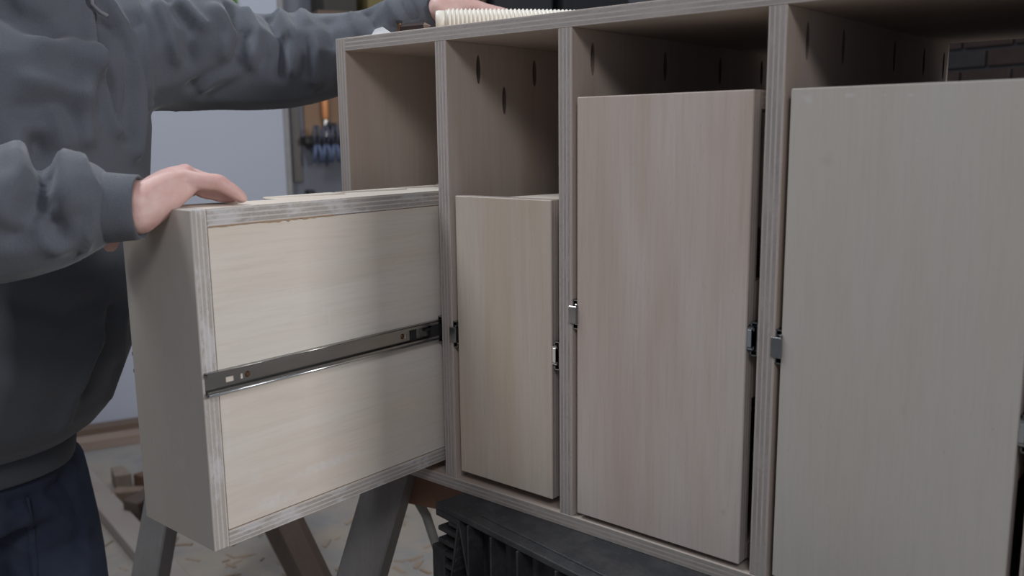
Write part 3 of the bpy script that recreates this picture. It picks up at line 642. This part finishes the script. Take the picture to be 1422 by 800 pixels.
# hem band
bm = bmesh.new(); seg = 220; rings = []
for z, k_ in ((.045, .9), (.03, .99), (.008, .975), (-.012, .95), (-.016, .935), (-.004, .92)):
    rings.append([bm.verts.new((HX+.01+.145*k_*math.cos(2*math.pi*k/seg)+(.0008 if k % 2 else -.0008)-PB[0], HY+.174*k_*math.sin(2*math.pi*k/seg)-PB[1], z-PB[2])) for k in range(seg)])
for i in range(len(rings)-1):
    for k in range(seg): bm.faces.new((rings[i][k], rings[i][(k+1) % seg], rings[i+1][(k+1) % seg], rings[i+1][k]))
from_bm('hem_band', bm, M['fleece'], hood, smooth=True)
h0 = cast([(128, 6), (136, 14)])
if h0:
    bm = bmesh.new(); q = V(h0[0])-person.location; d_ = (CAM-V(h0[0])).normalized()
    bm_tube(bm, [q+V((0, 0, .05)), q+d_*.012, q+d_*.014+R_*.012-U_*.012, q+d_*.014+R_*.024-U_*.018], .0032, 8); from_bm('drawstring', bm, simple('cord', lin(120, 122, 128), .8), hood, smooth=True)
# --- jeans
jb = Blob()
jb.loft([(HX, HY, z, a, b) for z, a, b in [(-.10, .140, .172), (-.04, .138, .170), (.02, .132, .165), (.06, .12, .15)]])
for sy in (-1, 1):
    jb.limb([((HX+.01, HY+sy*.088, -.06), .105), ((HX+.03, HY+sy*.10, -.20), .100), ((HX+.035, HY+sy*.115, -.36), .085), ((HX+.01, HY+sy*.125, -.52), .072), ((HX-.01, HY+sy*.13, -.68), .066), ((HX-.01, HY+sy*.13, -.73), .068)])
jme = jb.build(.008, 5)
bvh = BVHTree.FromPolygons([v_.co.copy() for v_ in jme.vertices], [list(p.vertices) for p in jme.polygons])
jf = [([(35, 700), (45, 740), (50, 800)], .008, .006), ([(90, 660), (105, 700), (115, 760)], -.008, .012), ([(60, 690), (90, 720), (120, 735)], .008, .012), ([(20, 700), (60, 690), (100, 660)], -.010, .012), ([(70, 770), (110, 750)], -.008, .012), ([(0, 740), (30, 760)], .006, .012)]
displace(jme, [(cast(p), a, w_) for p, a, w_ in jf if len(cast(p)) > 1])
t = NT('blue_denim'); oc = t.n('ShaderNodeTexCoord').outputs['Object']
f1 = t.noise(oc, 700, 2, .7); f2 = t.noise(oc, 9, 4, .6)
c = t.mix(f1, (.018, .026, .052, 1), (.05, .066, .11, 1)); c = t.mix(t.math('MULTIPLY', t.ramp(f2, [(.5, (0, 0, 0)), (.7, (1, 1, 1))]), .4), c, (.09, .11, .155, 1))
M['denim'] = t.fin(c, .9, 0, f1, .3, .001)
jme.transform(Matrix.Translation(-person.location)); jeans = link('jeans', jme, M['denim'], person, smooth=True); jeans['label'] = 'dark blue denim jeans'
sc_ = cast([(38, 690), (46, 730), (52, 800)])
if len(sc_) > 2:
    bm = bmesh.new(); bm_tube(bm, [V(p)-person.location+(CAM-V(p)).normalized()*.004 for p in sc_], .0028, 8); from_bm('seam', bm, M['denim'], jeans, smooth=True)
# --- body: one continuous skin surface from head to feet
bb = Blob()
bb.loft([(x, y, z, a, b) for x, y, z, a, b in [(HX, HY, -.06, .11, .14), (HX+.02, HY, .1, .11, .15), (TX-.07, TY-.03, .3, .112, .165), (TX-.02, TY-.01, .5, .115, .18), (TX, TY, .62, .095, .185), (TX, TY, .68, .06, .11)]])
bb.limb([((TX, TY, .66), .058), ((TX+.015, TY, .76), .056), ((TX+.025, TY, .80), .06)])
HZ = .895
bb.sph((TX+.03, TY, HZ), (.098, .076, .118)); bb.sph((TX+.055, TY, HZ-.055), (.066, .058, .062))
bb.limb([((TX+.125, TY, HZ+.015), .010), ((TX+.138, TY, HZ-.022), .014)]); bb.limb([((TX+.105, TY-.022, HZ-.062), .009), ((TX+.112, TY, HZ-.062), .011), ((TX+.105, TY+.022, HZ-.062), .009)])
for sy in (-1, 1):
    bb.sph((TX+.02, TY+sy*.078, HZ-.01), (.018, .009, .030)); bb.sph((TX+.110, TY+sy*.03, HZ+.005), (.012, .014, .009))
    bb.limb([((HX, HY+sy*.085, -.02), .085), ((HX+.03, HY+sy*.10, -.20), .078), ((HX+.03, HY+sy*.115, -.38), .056), ((HX+.0, HY+sy*.125, -.52), .052), ((HX-.01, HY+sy*.13, -.74), .038)])
    bb.limb([((HX-.03, HY+sy*.13, -.76), .036), ((HX+.06, HY+sy*.135, -.772), .03), ((HX+.15, HY+sy*.14, -.785), .018)])
bb.limb([((TX, TY-.15, .62), .07), (shR, .062), ((shR+elR)/2, .054), (elR, .045), (wrR.lerp(elR, .5), .043), (wrR.lerp(elR, .12), .034), (wrR, .029)])
bb.limb([((TX, TY+.15, .64), .07), (shL, .062), (px(300, 80, 1.60), .052), (elL, .046), (px(467, 76, 1.65), .042), (px(560, 30, 1.63), .032), (wrL, .026)])
# right hand lying over the drawer front
dF = V((.56, .82, 0)); aw = V((-.82, .56, 0)); up = V((0, 0, 1))
bb.limb([(wrR+aw*.014, .022), (wrR-aw*.012, .023)])
M0 = V((-.072, -.392, .507))
mc = [M0+aw*(.0205*k)+up*h for k, h in enumerate((0, .004, .006, .003))]
for k, mp in enumerate(mc): bb.limb([(wrR+aw*(-.012+.011*k), .021), (wrR.lerp(mp, .55)+aw*(-.004+.003*k)+up*.003, .0185), (mp, .0128)])
bb.limb([(wrR-aw*.008-up*.014, .027), (wrR.lerp(M0, .5)-up*.014-aw*.006, .0215), (M0-up*.013+dF*.002, .0135)])      # heel of the palm
bb.limb([(wrR+aw*.02-up*.012, .022), (mc[3]-up*.016-dF*.02, .017), (mc[2]-up*.02+dF*.004, .013)])
bb.limb([(wrR-dF*.045-up*.012, .030), (wrR-up*.010, .029)])
spec = [(.042, .004, .019, .012, .0105), (.040, .012, .013, .012, -.002), (.044, .013, .014, .012, .0), (.042, .012, .015, .012, .002)]
for k, (l1, d1, l2, d2, l3) in enumerate(spec):
    a_ = mc[k]; b_ = a_+dF*l1-up*(d1+.002); c_ = b_+dF*l2-up*d2; e_ = c_+dF*l3; e_ = V((e_.x, e_.y, .4801))
    if k in (1, 2): b_ = a_+dF*.022-up*.020; c_ = V((*(a_+dF*.046).xy, .4825)); e_ = V((*(a_+dF*.060).xy, .4800))
    q_ = 1.0 if k == 0 else .98
    bb.limb([(a_, .0132*q_), (a_.lerp(b_, .5)-up*.001, .0122*q_), (b_, .0121*q_), (b_.lerp(c_, .5), .0106*q_), (c_, .0100*q_), (e_, .0082*q_)], 4)
th0 = wrR+aw*.024+dF*.006-up*.006
bb.limb([(th0, .019), (V((-.140, -.444, .455)), .0145), (V((-.168, -.441, .437)), .0118), (V((-.186, -.4405, .418)), .0105)], 5)
# left hand over the hose on the cabinet top
gx = V((R_.x, R_.y, 0)).normalized(); gy = V((-gx.y, gx.x, 0))     # along the hand, and away behind it
LB = wrL+gx*.075+gy*.015-up*.004
for k in range(4):
    mp = LB+gy*(.019*(k-1))+up*(.004 if k in (1, 2) else 0); bb.limb([(wrL+gy*(.010*(k-1.5)), .021), (wrL.lerp(mp, .6)+up*.004, .017), (mp, .0125)])
    b_ = mp+gx*.042-up*.010; c_ = b_+gx*.022-up*.016; e_ = V((c_.x, c_.y, 0))+gx*.010; e_.z = ZTT+.010
    bb.limb([(mp, .0118), (b_, .0104), (c_, .0092), (e_, .0078)], 4)
tb = wrL+gx*.02-gy*.012-up*.014
tq = V((-.05, .078, ZTT+.0135)); bb.limb([(tb, .017), (tb.lerp(tq, .5)-up*.004, .0135), (tq, .0115), (tq+gx*.03, .0100)], 5)
bme_ = bb.build(.0033, 5)
t = NT('skin'); oc = t.n('ShaderNodeTexCoord').outputs['Object']
f1 = t.noise(oc, 28, 4, .6); f2 = t.noise(oc, 500, 2)
c = t.mix(t.ramp(f1, [(.35, (0, 0, 0)), (.7, (1, 1, 1))]), (.66, .455, .41, 1), (.58, .32, .29, 1))
M['skin'] = t.fin(c, .5, 0, t.math('ADD', f2, t.noise(oc, 120, 3)), .25, .0012); t.b.inputs['Subsurface Weight'].default_value = .12; t.b.inputs['Subsurface Radius'].default_value = (.012, .005, .003); t.b.inputs['Subsurface Scale'].default_value = .5
bme_.transform(Matrix.Translation(-person.location)); body = link('body', bme_, M['skin'], person, smooth=True)
# nails on the resting hand
# hair and shoes
hbld = Blob(); hbld.sph((TX+.012, TY, HZ+.035), (.105, .083, .098)); hbld.sph((TX-.02, TY, HZ-.01), (.078, .080, .085))
hm = hbld.build(.007, 4); hm.transform(Matrix.Translation(-person.location)); link('hair', hm, simple('brown_hair', (.06, .04, .028), .6), person, smooth=True)
for sy in (-1, 1):
    sb = Blob(); sb.limb([((HX-.04, HY+sy*.13, FZ+.055), .05), ((HX+.06, HY+sy*.135, FZ+.048), .045), ((HX+.16, HY+sy*.14, FZ+.04), .04), ((HX+.2, HY+sy*.142, FZ+.034), .032)])
    sb.limb([((HX-.03, HY+sy*.13, FZ+.05), .05), ((HX-.02, HY+sy*.13, FZ+.12), .05)])
    sm_ = sb.build(.007, 3); sm_.transform(Matrix.Translation(-person.location)); link('shoe', sm_, simple('dark_boot', (.05, .035, .025), .6), person, smooth=True)
